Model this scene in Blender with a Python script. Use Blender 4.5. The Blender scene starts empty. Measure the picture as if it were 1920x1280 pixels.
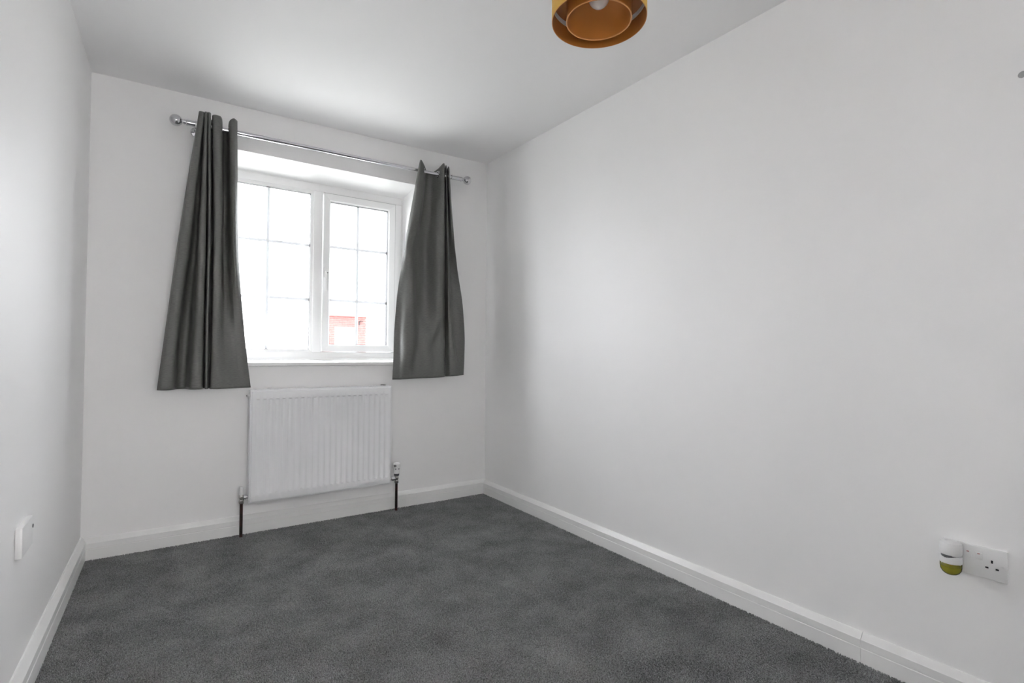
import bpy, bmesh, math, random
from mathutils import Vector, Matrix, noise

random.seed(7)
SC = bpy.context.scene
COL = SC.collection

# ------------------------------------------------------------------ camera, sky, exposure
cam_d = bpy.data.cameras.new('camera'); cam = bpy.data.objects.new('camera', cam_d); COL.objects.link(cam)
cam_d.sensor_fit = 'HORIZONTAL'; cam_d.sensor_width = 36.0; cam_d.lens = 973.22 / 1920 * 36.0
cam_d.clip_start = 0.02; cam_d.clip_end = 300
FWD = Vector((0.55841205, 0.82930958, 0.02053304)); RGT = Vector((0.82937682, -0.55864058, 0.0074014))
UPV = Vector((-0.01760864, -0.0128966, 0.99976178))
M = Matrix.Identity(4)
for r in range(3):
    M[r][0] = RGT[r]; M[r][1] = UPV[r]; M[r][2] = -FWD[r]
M[0][3], M[1][3], M[2][3] = 0, 0, 1.01887
cam.matrix_world = M
SC.camera = cam

SKY = 0.92
world = bpy.data.worlds.new('overcast_sky'); SC.world = world; world.use_nodes = True
bg = world.node_tree.nodes['Background']
bg.inputs[0].default_value = (0.945, 0.973, 1.0, 1); bg.inputs[1].default_value = SKY

SC.view_settings.view_transform = 'Standard'; SC.view_settings.look = 'None'
SC.view_settings.gamma = 1.0; SC.view_settings.use_curve_mapping = False
SC.view_settings.exposure = 4.10
ld = bpy.data.lights.new('landing_fill', 'POINT'); ld.energy = 18.8; ld.color = (1.0, 0.98, 0.965); ld.shadow_soft_size = 0.1
lo_ = bpy.data.objects.new('landing_fill', ld); COL.objects.link(lo_); lo_.location = (2.3, -2.0, 2.1)    # unseen point light, added to fill the room through the doorway
SC.cycles.max_bounces = 16; SC.cycles.diffuse_bounces = 14; SC.cycles.transparent_max_bounces = 12
SC.cycles.caustics_reflective = False; SC.cycles.caustics_refractive = False

# ------------------------------------------------------------------ room numbers (metres)
XL0, XR, Y = -0.3124, 1.9573, 3.2527
YF = -1.0                                   # wall behind the camera
def XL(y): return XL0 + 0.0136 * (y - Y)
def CZ(x, y): return 2.4 + 0.0087 * (x - XR) + 0.0127 * (y - Y)

# ------------------------------------------------------------------ helpers
def mat(name, color, rough=0.5, metal=0.0, **kw):
    m = bpy.data.materials.new(name); m.use_nodes = True
    b = m.node_tree.nodes['Principled BSDF']
    b.inputs['Base Color'].default_value = (*color, 1); b.inputs['Roughness'].default_value = rough
    b.inputs['Metallic'].default_value = metal
    for k, v in kw.items(): b.inputs[k.replace('_', ' ')].default_value = v
    return m
def nodes(m): return m.node_tree.nodes, m.node_tree.links, m.node_tree.nodes['Principled BSDF']
def add_bump(m, scale, strength, dist=0.001, detail=3.0):
    n, l, b = nodes(m)
    t = n.new('ShaderNodeTexCoord'); x = n.new('ShaderNodeTexNoise'); bp = n.new('ShaderNodeBump')
    x.inputs['Scale'].default_value = scale; x.inputs['Detail'].default_value = detail
    bp.inputs['Strength'].default_value = strength; bp.inputs['Distance'].default_value = dist
    l.new(t.outputs['Object'], x.inputs['Vector']); l.new(x.outputs['Fac'], bp.inputs['Height'])
    l.new(bp.outputs['Normal'], b.inputs['Normal'])
    return m
def vary(m, c1, c2, scale, detail=4.0, lo=0.35, hi=0.65, stretch=None):
    n, l, b = nodes(m)
    t = n.new('ShaderNodeTexCoord'); x = n.new('ShaderNodeTexNoise'); r = n.new('ShaderNodeValToRGB')
    x.inputs['Scale'].default_value = scale; x.inputs['Detail'].default_value = detail
    r.color_ramp.elements[0].position = lo; r.color_ramp.elements[0].color = (*c1, 1)
    r.color_ramp.elements[1].position = hi; r.color_ramp.elements[1].color = (*c2, 1)
    src = t.outputs['Object']
    if stretch:
        mp = n.new('ShaderNodeMapping'); mp.inputs['Scale'].default_value = stretch
        l.new(src, mp.inputs['Vector']); src = mp.outputs['Vector']
    l.new(src, x.inputs['Vector']); l.new(x.outputs['Fac'], r.inputs['Fac']); l.new(r.outputs['Color'], b.inputs['Base Color'])
    return m

def link(name, bm, material, parent=None, smooth=False, angle=None):
    me = bpy.data.meshes.new(name); 
    bmesh.ops.recalc_face_normals(bm, faces=bm.faces)
    bm.to_mesh(me); bm.free()
    for m in (material if isinstance(material, (list, tuple)) else [material]): me.materials.append(m)
    if smooth:
        for p in me.polygons: p.use_smooth = True
        if angle is not None: me.set_sharp_from_angle(angle=math.radians(angle))
    o = bpy.data.objects.new(name, me); COL.objects.link(o)
    if parent is not None:
        o.parent = parent; o.matrix_parent_inverse = Matrix.Translation(-Vector(parent.location))
    return o
def tag(o, label, cat, group=None, kind=None):
    o['label'] = label; o['category'] = cat
    if group: o['group'] = group
    if kind: o['kind'] = kind
    return o
def thing(name, label, cat, loc, group=None):
    o = bpy.data.objects.new(name, None); COL.objects.link(o); o.location = loc; o.empty_display_size = 0.05
    return tag(o, label, cat, group)
def struct(o): o['kind'] = 'structure'; return o
def NB(): return bmesh.new()

def hexa(bm, lo, hi):
    """8-corner block: lo = 4 bottom points, hi = 4 top points (same order)."""
    v = [bm.verts.new(p) for p in list(lo) + list(hi)]
    for f in ((3, 2, 1, 0), (4, 5, 6, 7), (0, 1, 5, 4), (1, 2, 6, 5), (2, 3, 7, 6), (3, 0, 4, 7)): bm.faces.new([v[i] for i in f])
    return v
def box(bm, x0, x1, y0, y1, z0, z1, bev=0.0, seg=2):
    t = bmesh.new() if bev else bm
    hexa(t, [(x0, y0, z0), (x1, y0, z0), (x1, y1, z0), (x0, y1, z0)], [(x0, y0, z1), (x1, y0, z1), (x1, y1, z1), (x0, y1, z1)])
    if bev:
        bmesh.ops.bevel(t, geom=t.edges[:], offset=bev, segments=seg, profile=0.5, affect='EDGES')
        merge(bm, t)
def merge(bm, t):
    me = bpy.data.meshes.new('tmp'); t.to_mesh(me); t.free(); bm.from_mesh(me); bpy.data.meshes.remove(me)
def basis(ax):
    ax = Vector(ax).normalized(); a = Vector((0, 0, 1)) if abs(ax.z) < 0.9 else Vector((1, 0, 0))
    u = ax.cross(a).normalized(); return ax, u, ax.cross(u)
def lathe(bm, origin, ax, prof, seg=32, mi=None):
    """prof = [(radius, distance along axis)...]; closed by caps where radius is 0."""
    ax, u, w = basis(ax); o = Vector(origin); rings = []
    for r, t in prof:
        if r < 1e-6: rings.append([bm.verts.new(o + ax * t)])
        else: rings.append([bm.verts.new(o + ax * t + (u * math.cos(2 * math.pi * k / seg) + w * math.sin(2 * math.pi * k / seg)) * r) for k in range(seg)])
    for i, (a, b) in enumerate(zip(rings, rings[1:])):
        for k in range(seg):
            k2 = (k + 1) % seg
            if len(a) == 1 and len(b) == 1: continue
            if len(a) == 1: f = bm.faces.new((a[0], b[k], b[k2]))
            elif len(b) == 1: f = bm.faces.new((a[k], b[0], a[k2]))
            else: f = bm.faces.new((a[k], b[k], b[k2], a[k2]))
            if mi is not None: f.material_index = mi[i]
def tube(bm, pts, r, seg=12):
    pts = [Vector(p) for p in pts]; rings = []
    for i, p in enumerate(pts):
        d = (pts[min(i + 1, len(pts) - 1)] - pts[max(i - 1, 0)]).normalized(); _, u, w = basis(d)
        rings.append([bm.verts.new(p + (u * math.cos(2 * math.pi * k / seg) + w * math.sin(2 * math.pi * k / seg)) * r) for k in range(seg)])
    for a, b in zip(rings, rings[1:]):
        for k in range(seg): bm.faces.new((a[k], b[k], b[(k + 1) % seg], a[(k + 1) % seg]))
    bm.faces.new(rings[0][::-1]); bm.faces.new(rings[-1])
def torus(bm, c, ax, R_, r, seg=32, ms=10, flat=1.0):
    ax, u, w = basis(ax); c = Vector(c); rings = []
    for k in range(seg):
        a = 2 * math.pi * k / seg; d = u * math.cos(a) + w * math.sin(a)
        rings.append([bm.verts.new(c + d * (R_ + r * math.cos(2 * math.pi * j / ms)) + ax * (r * flat * math.sin(2 * math.pi * j / ms))) for j in range(ms)])
    for k in range(seg):
        a, b = rings[k], rings[(k + 1) % seg]
        for j in range(ms): bm.faces.new((a[j], b[j], b[(j + 1) % ms], a[(j + 1) % ms]))

# ------------------------------------------------------------------ materials
WALL = add_bump(mat('white_wall_paint', (0.875, 0.873, 0.874), 0.47), 160, 0.06, 0.0006)
CEIL = add_bump(mat('white_ceiling_paint', (0.885, 0.882, 0.886), 0.7), 120, 0.05, 0.0006)
TRIM = mat('white_gloss_trim', (0.82, 0.82, 0.815), 0.32)
PVC = mat('white_window_plastic', (0.90, 0.90, 0.90), 0.25)
GASK = mat('dark_rubber_gasket', (0.03, 0.03, 0.035), 0.6)
RADW = mat('white_radiator_enamel', (0.81, 0.815, 0.83), 0.3)
CHROME = mat('polished_chrome', (0.66, 0.66, 0.68), 0.06, 1.0)
STEEL = mat('dull_chrome_brass', (0.55, 0.54, 0.52), 0.25, 1.0)
PLAST = mat('white_plastic', (0.80, 0.80, 0.80), 0.3)
DARK = mat('dark_hole', (0.012, 0.012, 0.012), 0.7)
GAP_SHADE = mat('pale_grey_gap_shade', (0.42, 0.42, 0.43), 0.6)  # flat grey for the shade painted round the sash
GREYP = mat('grey_plastic', (0.12, 0.12, 0.13), 0.5)
REDP = mat('red_switch_mark', (0.50, 0.22, 0.22), 0.4)
COPPER = vary(mat('tarnished_copper', (0.2, 0.06, 0.04), 0.35, 0.55), (0.032, 0.022, 0.018), (0.085, 0.026, 0.022), 7, 2.0, 0.44, 0.60, (1, 1, 1.6))
FILLER = mat('grey_filler', (0.40, 0.40, 0.40), 0.8)

# carpet
CARPET = mat('charcoal_carpet', (0.09, 0.092, 0.093), 0.95)
def carpet_nodes(m, inst):
    n, l, b = nodes(m)
    t = n.new('ShaderNodeNewGeometry')
    a = n.new('ShaderNodeTexNoise'); a.inputs['Scale'].default_value = 210; a.inputs['Detail'].default_value = 5; a.inputs['Roughness'].default_value = 0.7
    c = n.new('ShaderNodeTexNoise'); c.inputs['Scale'].default_value = 5.0; c.inputs['Detail'].default_value = 7; c.inputs['Roughness'].default_value = 0.62
    l.new(t.outputs['Position'], a.inputs['Vector']); l.new(t.outputs['Position'], c.inputs['Vector'])
    r = n.new('ShaderNodeValToRGB'); e = r.color_ramp.elements
    e[0].position = 0.36; e[0].color = (0.080, 0.082, 0.083, 1); e[1].position = 0.68; e[1].color = (0.41, 0.414, 0.417, 1)
    mx = n.new('ShaderNodeMath'); mx.operation = 'MULTIPLY_ADD'; mx.inputs[1].default_value = 0.34
    l.new(c.outputs['Fac'], mx.inputs[0]); 
    sub = n.new('ShaderNodeMath'); sub.operation = 'ADD'; sub.inputs[1].default_value = -0.175
    l.new(a.outputs['Fac'], sub.inputs[0]); l.new(sub.outputs[0], mx.inputs[2])
    l.new(mx.outputs[0], r.inputs['Fac']); l.new(r.outputs['Color'], b.inputs['Base Color'])
    b.inputs['Sheen Weight'].default_value = 0.25; b.inputs['Sheen Roughness'].default_value = 0.5
    b.inputs['Specular IOR Level'].default_value = 0.2
carpet_nodes(CARPET, True)

# curtain cloth: fine horizontal slub weave
CLOTH = mat('charcoal_curtain_cloth', (0.062, 0.062, 0.057), 0.42)
def cloth_nodes(m):
    n, l, b = nodes(m)
    t = n.new('ShaderNodeTexCoord'); mp = n.new('ShaderNodeMapping'); mp.inputs['Scale'].default_value = (60, 60, 700)
    x = n.new('ShaderNodeTexNoise'); x.inputs['Scale'].default_value = 1.0; x.inputs['Detail'].default_value = 3
    l.new(t.outputs['Object'], mp.inputs['Vector']); l.new(mp.outputs['Vector'], x.inputs['Vector'])
    r = n.new('ShaderNodeValToRGB'); e = r.color_ramp.elements
    e[0].position = 0.3; e[0].color = (0.092, 0.092, 0.086, 1); e[1].position = 0.7; e[1].color = (0.150, 0.150, 0.140, 1)
    l.new(x.outputs['Fac'], r.inputs['Fac']); l.new(r.outputs['Color'], b.inputs['Base Color'])
    bp = n.new('ShaderNodeBump'); bp.inputs['Strength'].default_value = 0.25; bp.inputs['Distance'].default_value = 0.0008
    l.new(x.outputs['Fac'], bp.inputs['Height']); l.new(bp.outputs['Normal'], b.inputs['Normal'])
    b.inputs['Specular IOR Level'].default_value = 0.6
cloth_nodes(CLOTH)

def glass_mat(name, tint=(1, 1, 1), refl=0.06):
    m = bpy.data.materials.new(name); m.use_nodes = True; n = m.node_tree.nodes; l = m.node_tree.links
    n.remove(n['Principled BSDF']); out = n['Material Output']
    t = n.new('ShaderNodeBsdfTransparent'); t.inputs[0].default_value = (*tint, 1)
    g = n.new('ShaderNodeBsdfGlossy'); g.inputs['Roughness'].default_value = 0.02
    w = n.new('ShaderNodeLayerWeight'); w.inputs['Blend'].default_value = refl
    x = n.new('ShaderNodeMixShader'); l.new(w.outputs['Fresnel'], x.inputs[0]); l.new(t.outputs[0], x.inputs[1]); l.new(g.outputs[0], x.inputs[2])
    l.new(x.outputs[0], out.inputs['Surface']); return m
BARP = mat('white_glazing_bar_plastic', (0.84, 0.845, 0.85), 0.3)
def translucent(m, f):
    n, l, b = nodes(m); t = n.new('ShaderNodeBsdfTranslucent'); t.inputs[0].default_value = (0.85, 0.86, 0.88, 1)
    x = n.new('ShaderNodeMixShader'); x.inputs[0].default_value = f
    l.new(b.outputs[0], x.inputs[1]); l.new(t.outputs[0], x.inputs[2]); l.new(x.outputs[0], n['Material Output'].inputs['Surface'])
translucent(BARP, 0.20)
GLASS = glass_mat('window_glass', (0.975, 0.975, 0.975))

# ------------------------------------------------------------------ setting: the room shell
WT = 0.36                                   # thickness of the window wall
OX0, OX1, OZ0, OZ1 = 0.215, 1.408, 0.945, 2.141     # opening in the window wall, room face
FY = Y + 0.25                               # room-side face of the window frame
bm = NB()
xa, xb = XL(Y) - 0.15, XR + 0.15
ztop = lambda x: CZ(x, Y)
def wallblock(x0, x1, z0a, z0b, z1a, z1b):  # z0a/z0b: bottom at room face / outer face
    hexa(bm, [(x0, Y, z0a), (x1, Y, z0a), (x1, Y + WT, z0b), (x0, Y + WT, z0b)], [(x0, Y, z1a), (x1, Y, z1b), (x1, Y + WT, z1b), (x0, Y + WT, z1a)])
wallblock(xa, OX0, -0.02, -0.02, ztop(xa), ztop(OX0))
wallblock(OX1, xb, -0.02, -0.02, ztop(OX1), ztop(xb))
wallblock(OX0, OX1, OZ1, OZ1 - 0.046, ztop(OX0), ztop(OX1))
wallblock(OX0, OX1, -0.02, -0.02, OZ0 - 0.018, OZ0 - 0.018)
struct(link('wall_back', bm, WALL))
bm = NB(); hexa(bm, [(XL(YF) - 0.15, YF, -0.02), (XL(YF), YF, -0.02), (XL(Y), Y, -0.02), (XL(Y) - 0.15, Y, -0.02)],
     [(XL(YF) - 0.15, YF, CZ(XL(YF), YF)), (XL(YF), YF, CZ(XL(YF), YF)), (XL(Y), Y, CZ(XL(Y), Y)), (XL(Y) - 0.15, Y, CZ(XL(Y), Y))])
wall_left = struct(link('wall_left', bm, WALL))
bm = NB(); hexa(bm, [(XR, YF, -0.02), (XR + 0.15, YF, -0.02), (XR + 0.15, Y, -0.02), (XR, Y, -0.02)],
     [(XR, YF, CZ(XR, YF)), (XR + 0.15, YF, CZ(XR, YF)), (XR + 0.15, Y, CZ(XR, Y)), (XR, Y, CZ(XR, Y))])
wall_right = struct(link('wall_right', bm, WALL))
xf = XL(YF)
DX0, DX1, DZ = 0.02, 0.88, 2.03                # unseen doorway, added behind the camera to let fill light in
bm = NB()
def frontblock(x0, x1, z0, z1a, z1b):
    hexa(bm, [(x0, YF - 0.12, z0), (x1, YF - 0.12, z0), (x1, YF, z0), (x0, YF, z0)], [(x0, YF - 0.12, z1a), (x1, YF - 0.12, z1b), (x1, YF, z1b), (x0, YF, z1a)])
frontblock(xf - 0.15, DX0, -0.02, CZ(xf, YF), CZ(DX0, YF)); frontblock(DX1, XR + 0.15, -0.02, CZ(DX1, YF), CZ(XR, YF)); frontblock(DX0, DX1, DZ, CZ(DX0, YF), CZ(DX1, YF))
struct(link('wall_front', bm, WALL))
bm = NB()
for x0, x1 in ((DX0 - 0.07, DX0 + 0.012), (DX1 - 0.012, DX1 + 0.07)): box(bm, x0, x1, YF - 0.125, YF + 0.016, 0, DZ + 0.07, 0.003)
box(bm, DX0 + 0.012, DX1 - 0.012, YF - 0.125, YF + 0.016, DZ - 0.012, DZ + 0.07, 0.003)
added_door = struct(link('added_door_1', bm, TRIM))        # lining and architrave of the added doorway
bm = NB(); box(bm, DX1 - 0.05, DX1 - 0.014, YF + 0.02, YF + 0.83, 0.006, DZ - 0.016, 0.002); leaf = link('added_door_leaf', bm, TRIM, added_door)    # unseen leaf, added to keep the fill off the right wall
bm = NB()
for sx in (-1, 1):
    xh = DX1 - 0.032 + sx * 0.018
    lathe(bm, (xh, YF + 0.77, 1.0), (sx, 0, 0), [(0, 0), (0.025, 0), (0.025, 0.006), (0.009, 0.008), (0.009, 0.04), (0, 0.04)], 20)
    tube(bm, [(xh + sx * 0.04, YF + 0.775, 1.0), (xh + sx * 0.045, YF + 0.72, 1.0), (xh + sx * 0.045, YF + 0.66, 1.0)], 0.009, 10)
link('added_door_handle', bm, CHROME, leaf, True, 40)
bm = NB(); LX0, LX1, LY0, LY1 = -1.0, 2.7, -2.7, YF - 0.12  # unseen landing, added to spread the fill light behind the doorway
box(bm, LX0 - 0.1, LX0, LY0, LY1, -0.02, 2.4); box(bm, LX1, LX1 + 0.1, LY0, LY1, -0.02, 2.4); box(bm, LX0 - 0.1, LX1 + 0.1, LY0 - 0.1, LY0, -0.02, 2.4)
box(bm, LX0 - 0.1, xf - 0.14, LY1, LY1 + 0.1, -0.02, 2.4); box(bm, XR + 0.14, LX1 + 0.1, LY1, LY1 + 0.1, -0.02, 2.4)
struct(link('wall_added_landing', bm, WALL))
bm = NB(); box(bm, LX0 - 0.1, LX1 + 0.1, LY0 - 0.1, LY1 + 0.1, 2.4, 2.5); struct(link('ceiling_added_landing', bm, CEIL))  # ceiling of the added landing
bm = NB(); cs = [(xf - 0.15, YF - 0.02), (XR + 0.15, YF - 0.02), (XR + 0.15, Y + WT), (xf - 0.15, Y + WT)]
hexa(bm, [(x, y, CZ(x, y)) for x, y in cs], [(x, y, CZ(x, y) + 0.15) for x, y in cs])
struct(link('ceiling', bm, CEIL))
PILE = 0.007
bm = NB(); hexa(bm, [(x, y, -0.17) for x, y in cs], [(x, y, -PILE) for x, y in cs])
floor = struct(link('floor', bm, CARPET))
bm = NB(); box(bm, LX0 - 0.1, LX1 + 0.1, LY0 - 0.1, YF - 0.02, -0.17, -PILE); struct(link('floor_added_landing', bm, CARPET))  # floor of the added landing

# carpet pile: short twisted tufts, nobody could count them
def carpet_pile():
    bm = NB(); me_t = None
    prof = [(0.0014, 0.0), (0.0019, 0.0045), (0.0013, 0.0080), (0, 0.0092)]
    lathe(bm, (0, 0, 0), (0, 0, 1), prof, 5)
    me = bpy.data.meshes.new('tuft'); bm.to_mesh(me); bm.free(); me.materials.append(CARPET)
    bm = NB(); d = 0.018
    pts = [(XL(YF) + d, YF + d), (XR - d, YF + d), (XR - d, Y - d), (XL(Y) + d, Y - d)]
    bm.faces.new([bm.verts.new((x, y, -PILE)) for x, y in pts])
    o = link('carpet_pile', bm, CARPET, floor); o['kind'] = 'stuff'
    tuft = bpy.data.objects.new('carpet_tuft', me)      # not linked to the scene: only the node tree's source
    g = bpy.data.node_groups.new('carpet_pile', 'GeometryNodeTree')
    g.interface.new_socket('Geometry', in_out='INPUT', socket_type='NodeSocketGeometry'); g.interface.new_socket('Geometry', in_out='OUTPUT', socket_type='NodeSocketGeometry')
    N = g.nodes; L = g.links
    i = N.new('NodeGroupInput'); q = N.new('NodeGroupOutput')
    dp = N.new('GeometryNodeDistributePointsOnFaces'); dp.inputs['Density'].default_value = 78000
    ob = N.new('GeometryNodeObjectInfo'); ob.inputs['Object'].default_value = tuft
    ins = N.new('GeometryNodeInstanceOnPoints')
    pos = N.new('GeometryNodeInputPosition')
    nz = N.new('ShaderNodeTexNoise'); nz.inputs['Scale'].default_value = 2.6; nz.inputs['Detail'].default_value = 3.0
    L.new(pos.outputs[0], nz.inputs['Vector'])
    rot = N.new('ShaderNodeVectorMath'); rot.operation = 'SUBTRACT'; rot.inputs[1].default_value = (0.5, 0.5, 0.5)
    L.new(nz.outputs['Color'], rot.inputs[0])
    sc_ = N.new('ShaderNodeVectorMath'); sc_.operation = 'MULTIPLY'; sc_.inputs[1].default_value = (2.4, 2.4, 0)
    L.new(rot.outputs[0], sc_.inputs[0])
    rv = N.new('FunctionNodeRandomValue'); rv.data_type = 'FLOAT_VECTOR'
    rv.inputs[0].default_value = (-0.3, -0.3, 0); rv.inputs[1].default_value = (0.3, 0.3, 6.28)
    ad = N.new('ShaderNodeVectorMath'); ad.operation = 'ADD'; L.new(sc_.outputs[0], ad.inputs[0]); L.new(rv.outputs[0], ad.inputs[1])
    rs = N.new('FunctionNodeRandomValue'); rs.data_type = 'FLOAT'; rs.inputs[2].default_value = 0.88; rs.inputs[3].default_value = 1.1; rs.inputs['Seed'].default_value = 3
    L.new(i.outputs[0], dp.inputs['Mesh']); L.new(dp.outputs['Points'], ins.inputs['Points']); L.new(ob.outputs['Geometry'], ins.inputs['Instance'])
    L.new(ad.outputs[0], ins.inputs['Rotation']); L.new(rs.outputs[1], ins.inputs['Scale'])
    L.new(ins.outputs[0], q.inputs[0])
    md = o.modifiers.new('pile', 'NODES'); md.node_group = g
carpet_pile()

# skirting boards: chamfered top, two shallow grooves in the face
SKT, SKH = 0.0225, 0.1
PROF = [(0, -0.01), (SKT, -0.01), (SKT, 0.050), (SKT - 0.0018, 0.0515), (SKT - 0.0018, 0.0535), (SKT - 0.0006, 0.055),
        (SKT - 0.0006, 0.079), (SKT - 0.003, 0.0815), (0.0075, SKH - 0.003), (0.0045, SKH), (0, SKH)]
def skirting(name, a, b, nrm, k=1.0, cut=0.0):
    """runs from a to b (xy on the wall face); nrm points into the room; cut slants the end at b."""
    bm = NB(); a = Vector((*a, 0)); b = Vector((*b, 0)); n = Vector((*nrm, 0)); d = (b - a).normalized()
    ra = [bm.verts.new(a + n * t + Vector((0, 0, z * k)) ) for t, z in PROF]
    rb = [bm.verts.new(b + n * t + Vector((0, 0, z * k)) + d * cut * z) for t, z in PROF]
    for i in range(len(PROF) - 1): bm.faces.new((ra[i], rb[i], rb[i + 1], ra[i + 1]))
    bm.faces.new(ra[::-1]); bm.faces.new(rb)
    return struct(link(name, bm, TRIM))
skirting('baseboard_back', (XL(Y), Y), (XR, Y), (0, -1))
skirting('baseboard_left', (XL(Y), Y), (XL(YF), YF), (1, 0), 1.1)
skirting('baseboard_right', (XR, Y), (XR, 0.795), (-1, 0), 0.95)
skirting('baseboard_right', (XR, 0.7935), (XR, YF), (-1, 0), 0.95)
skirting('baseboard_front', (XL(YF), YF), (DX0 - 0.07, YF), (0, 1)); skirting('baseboard_front', (DX1 + 0.07, YF), (XR, YF), (0, 1))

# window sill board
bm = NB(); x0, x1 = OX0 - 0.012, OX1 + 0.012
t = NB(); hexa(t, [(x0, Y - 0.024, 0.930), (x1, Y - 0.024, 0.930), (x1, FY + 0.05, 0.944), (x0, FY + 0.05, 0.944)],
            [(x0, Y - 0.024, 0.9485), (x1, Y - 0.024, 0.9485), (x1, FY + 0.05, 0.963), (x0, FY + 0.05, 0.963)])
bmesh.ops.bevel(t, geom=t.edges[:], offset=0.003, segments=2, affect='EDGES'); merge(bm, t)
struct(link('trim_1', bm, TRIM))

# ------------------------------------------------------------------ window
W = bpy.data.objects.new('window_1', None); COL.objects.link(W); W.location = (0.81, FY, 0.963); struct(W)
FX0, FX1, FZ0, FZ1 = 0.222, 1.400, 0.964, 2.106
FD = 0.07                                   # frame depth
def frame_part(name, x0, x1, z0, z1, y0=FY, y1=FY + FD, m=PVC, bev=0.004, parent=None):
    bm = NB(); box(bm, x0, x1, y0, y1, z0, z1, bev, 2); return link(name, bm, m, parent or W, True, 40)
IX0, IX1, IZ0, IZ1 = 0.268, 1.354, 1.010, 2.058        # daylight of the outer frame
frame_part('frame_head', FX0, FX1, IZ1, FZ1); frame_part('frame_bottom_rail', FX0, FX1, FZ0, IZ0)
frame_part('frame_jamb', FX0, IX0, IZ0, IZ1); frame_part('frame_jamb', IX1, FX1, IZ0, IZ1)
frame_part('mullion', 0.800, 0.857, IZ0, IZ1)
def ring(name, x0, x1, z0, z1, w, y0, y1, m, parent, slope=0.0):
    """a mitred frame of width w; slope: how far the inner edge steps back from y0."""
    bm = NB()
    o = [(x0, z0), (x1, z0), (x1, z1), (x0, z1)]; i = [(x0 + w, z0 + w), (x1 - w, z0 + w), (x1 - w, z1 - w), (x0 + w, z1 - w)]
    for k in range(4):
        k2 = (k + 1) % 4
        hexa(bm, [(o[k][0], y0, o[k][1]), (o[k2][0], y0, o[k2][1]), (i[k2][0], y0 + slope, i[k2][1]), (i[k][0], y0 + slope, i[k][1])],
             [(o[k][0], y1, o[k][1]), (o[k2][0], y1, o[k2][1]), (i[k2][0], y1, i[k2][1]), (i[k][0], y1, i[k][1])])
    return link(name, bm, m, parent)
# fixed light, left: glazing bead, gasket, glass
ring('glazing_bead', IX0 - 0.002, 0.803, IZ0 - 0.002, IZ1 + 0.001, 0.019, FY + 0.003, FY + 0.045, PVC, W, 0.010)
ring('gasket', IX0 + 0.0145, 0.7865, IZ0 + 0.0145, IZ1 - 0.0155, 0.0035, FY + 0.0165, FY + 0.046, GASK, W)
def pane(name, x0, x1, z0, z1, y):
    bm = NB(); box(bm, x0, x1, y, y + 0.004, z0, z1); return link(name, bm, GLASS, W)
pane('glass_pane', 0.284, 0.788, 1.022, 2.046, FY + 0.026)
def bar(name, x0, x1, z0, z1, parent=None):
    bm = NB(); box(bm, x0, x1, FY + 0.031, FY + 0.039, z0, z1, 0.002, 1); return link(name, bm, BARP, parent or W)
bar('glazing_bar', 0.535 - 0.009, 0.535 + 0.009, 1.026, 2.042)
for z in (1.352, 1.705): 
    bar('glazing_bar', 0.287, 0.526, z - 0.009, z + 0.009); bar('glazing_bar', 0.544, 0.786, z - 0.009, z + 0.009)
# opening casement, right: sash stands proud of the frame
SY = FY - 0.011
S = ring('casement_sash', 0.8615, 1.3495, 1.0145, 2.0525, 0.040, SY, FY + 0.05, PVC, W, 0.006)
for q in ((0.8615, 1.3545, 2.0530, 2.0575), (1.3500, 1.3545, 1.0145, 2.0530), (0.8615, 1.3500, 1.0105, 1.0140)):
    bm = NB(); box(bm, q[0], q[1], FY - 0.002, FY + 0.02, q[2], q[3]); link('sash_gap_shade', bm, GAP_SHADE, W)  # grey strips stand in for the recess shadow between sash and frame
ring('glazing_bead', 0.899, 1.312, 1.052, 2.015, 0.010, SY + 0.006, FY + 0.04, PVC, S, 0.012)
ring('gasket', 0.9075, 1.3035, 1.0605, 2.0065, 0.003, SY + 0.019, FY + 0.04, GASK, S)
bm = NB(); box(bm, 0.900, 1.311, FY + 0.022, FY + 0.026, 1.053, 2.014); link('glass_pane', bm, GLASS, S)
bar('glazing_bar', 1.098 - 0.009, 1.098 + 0.009, 1.064, 2.003, S)
for z in (1.356, 1.712):
    bar('glazing_bar', 0.910, 1.089, z - 0.009, z + 0.009, S); bar('glazing_bar', 1.107, 1.301, z - 0.009, z + 0.009, S)
bm = NB(); box(bm, 0.868, 0.892, SY - 0.009, SY + 0.001, 1.497, 1.556, 0.003); hnd = link('handle', bm, PLAST, S, True, 40)
bm = NB(); box(bm, 0.871, 0.889, SY - 0.036, SY - 0.009, 1.516, 1.540, 0.004)
t = NB(); hexa(t, [(0.873, SY - 0.038, 1.405), (0.887, SY - 0.038, 1.405), (0.887, SY - 0.026, 1.405), (0.873, SY - 0.026, 1.405)],
             [(0.870, SY - 0.040, 1.535), (0.890, SY - 0.040, 1.535), (0.890, SY - 0.022, 1.535), (0.870, SY - 0.022, 1.535)])
bmesh.ops.bevel(t, geom=t.edges[:], offset=0.004, segments=2, affect='EDGES'); merge(bm, t)
link('handle_lever', bm, PLAST, S, True, 40)
bm = NB(); lathe(bm, (0.880, SY - 0.0405, 1.524), (0, -1, 0), [(0, 0.0), (0.0035, 0.0), (0.0035, 0.0012), (0, 0.0012)], 12); link('keyhole', bm, DARK, S)
# bead of sealant round the frame
ring('sealant', OX0 - 0.002, OX1 + 0.002, FZ0 - 0.02, FZ1 + 0.008, 0.012, FY - 0.004, FY + 0.01, TRIM, W, 0.003)

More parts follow.
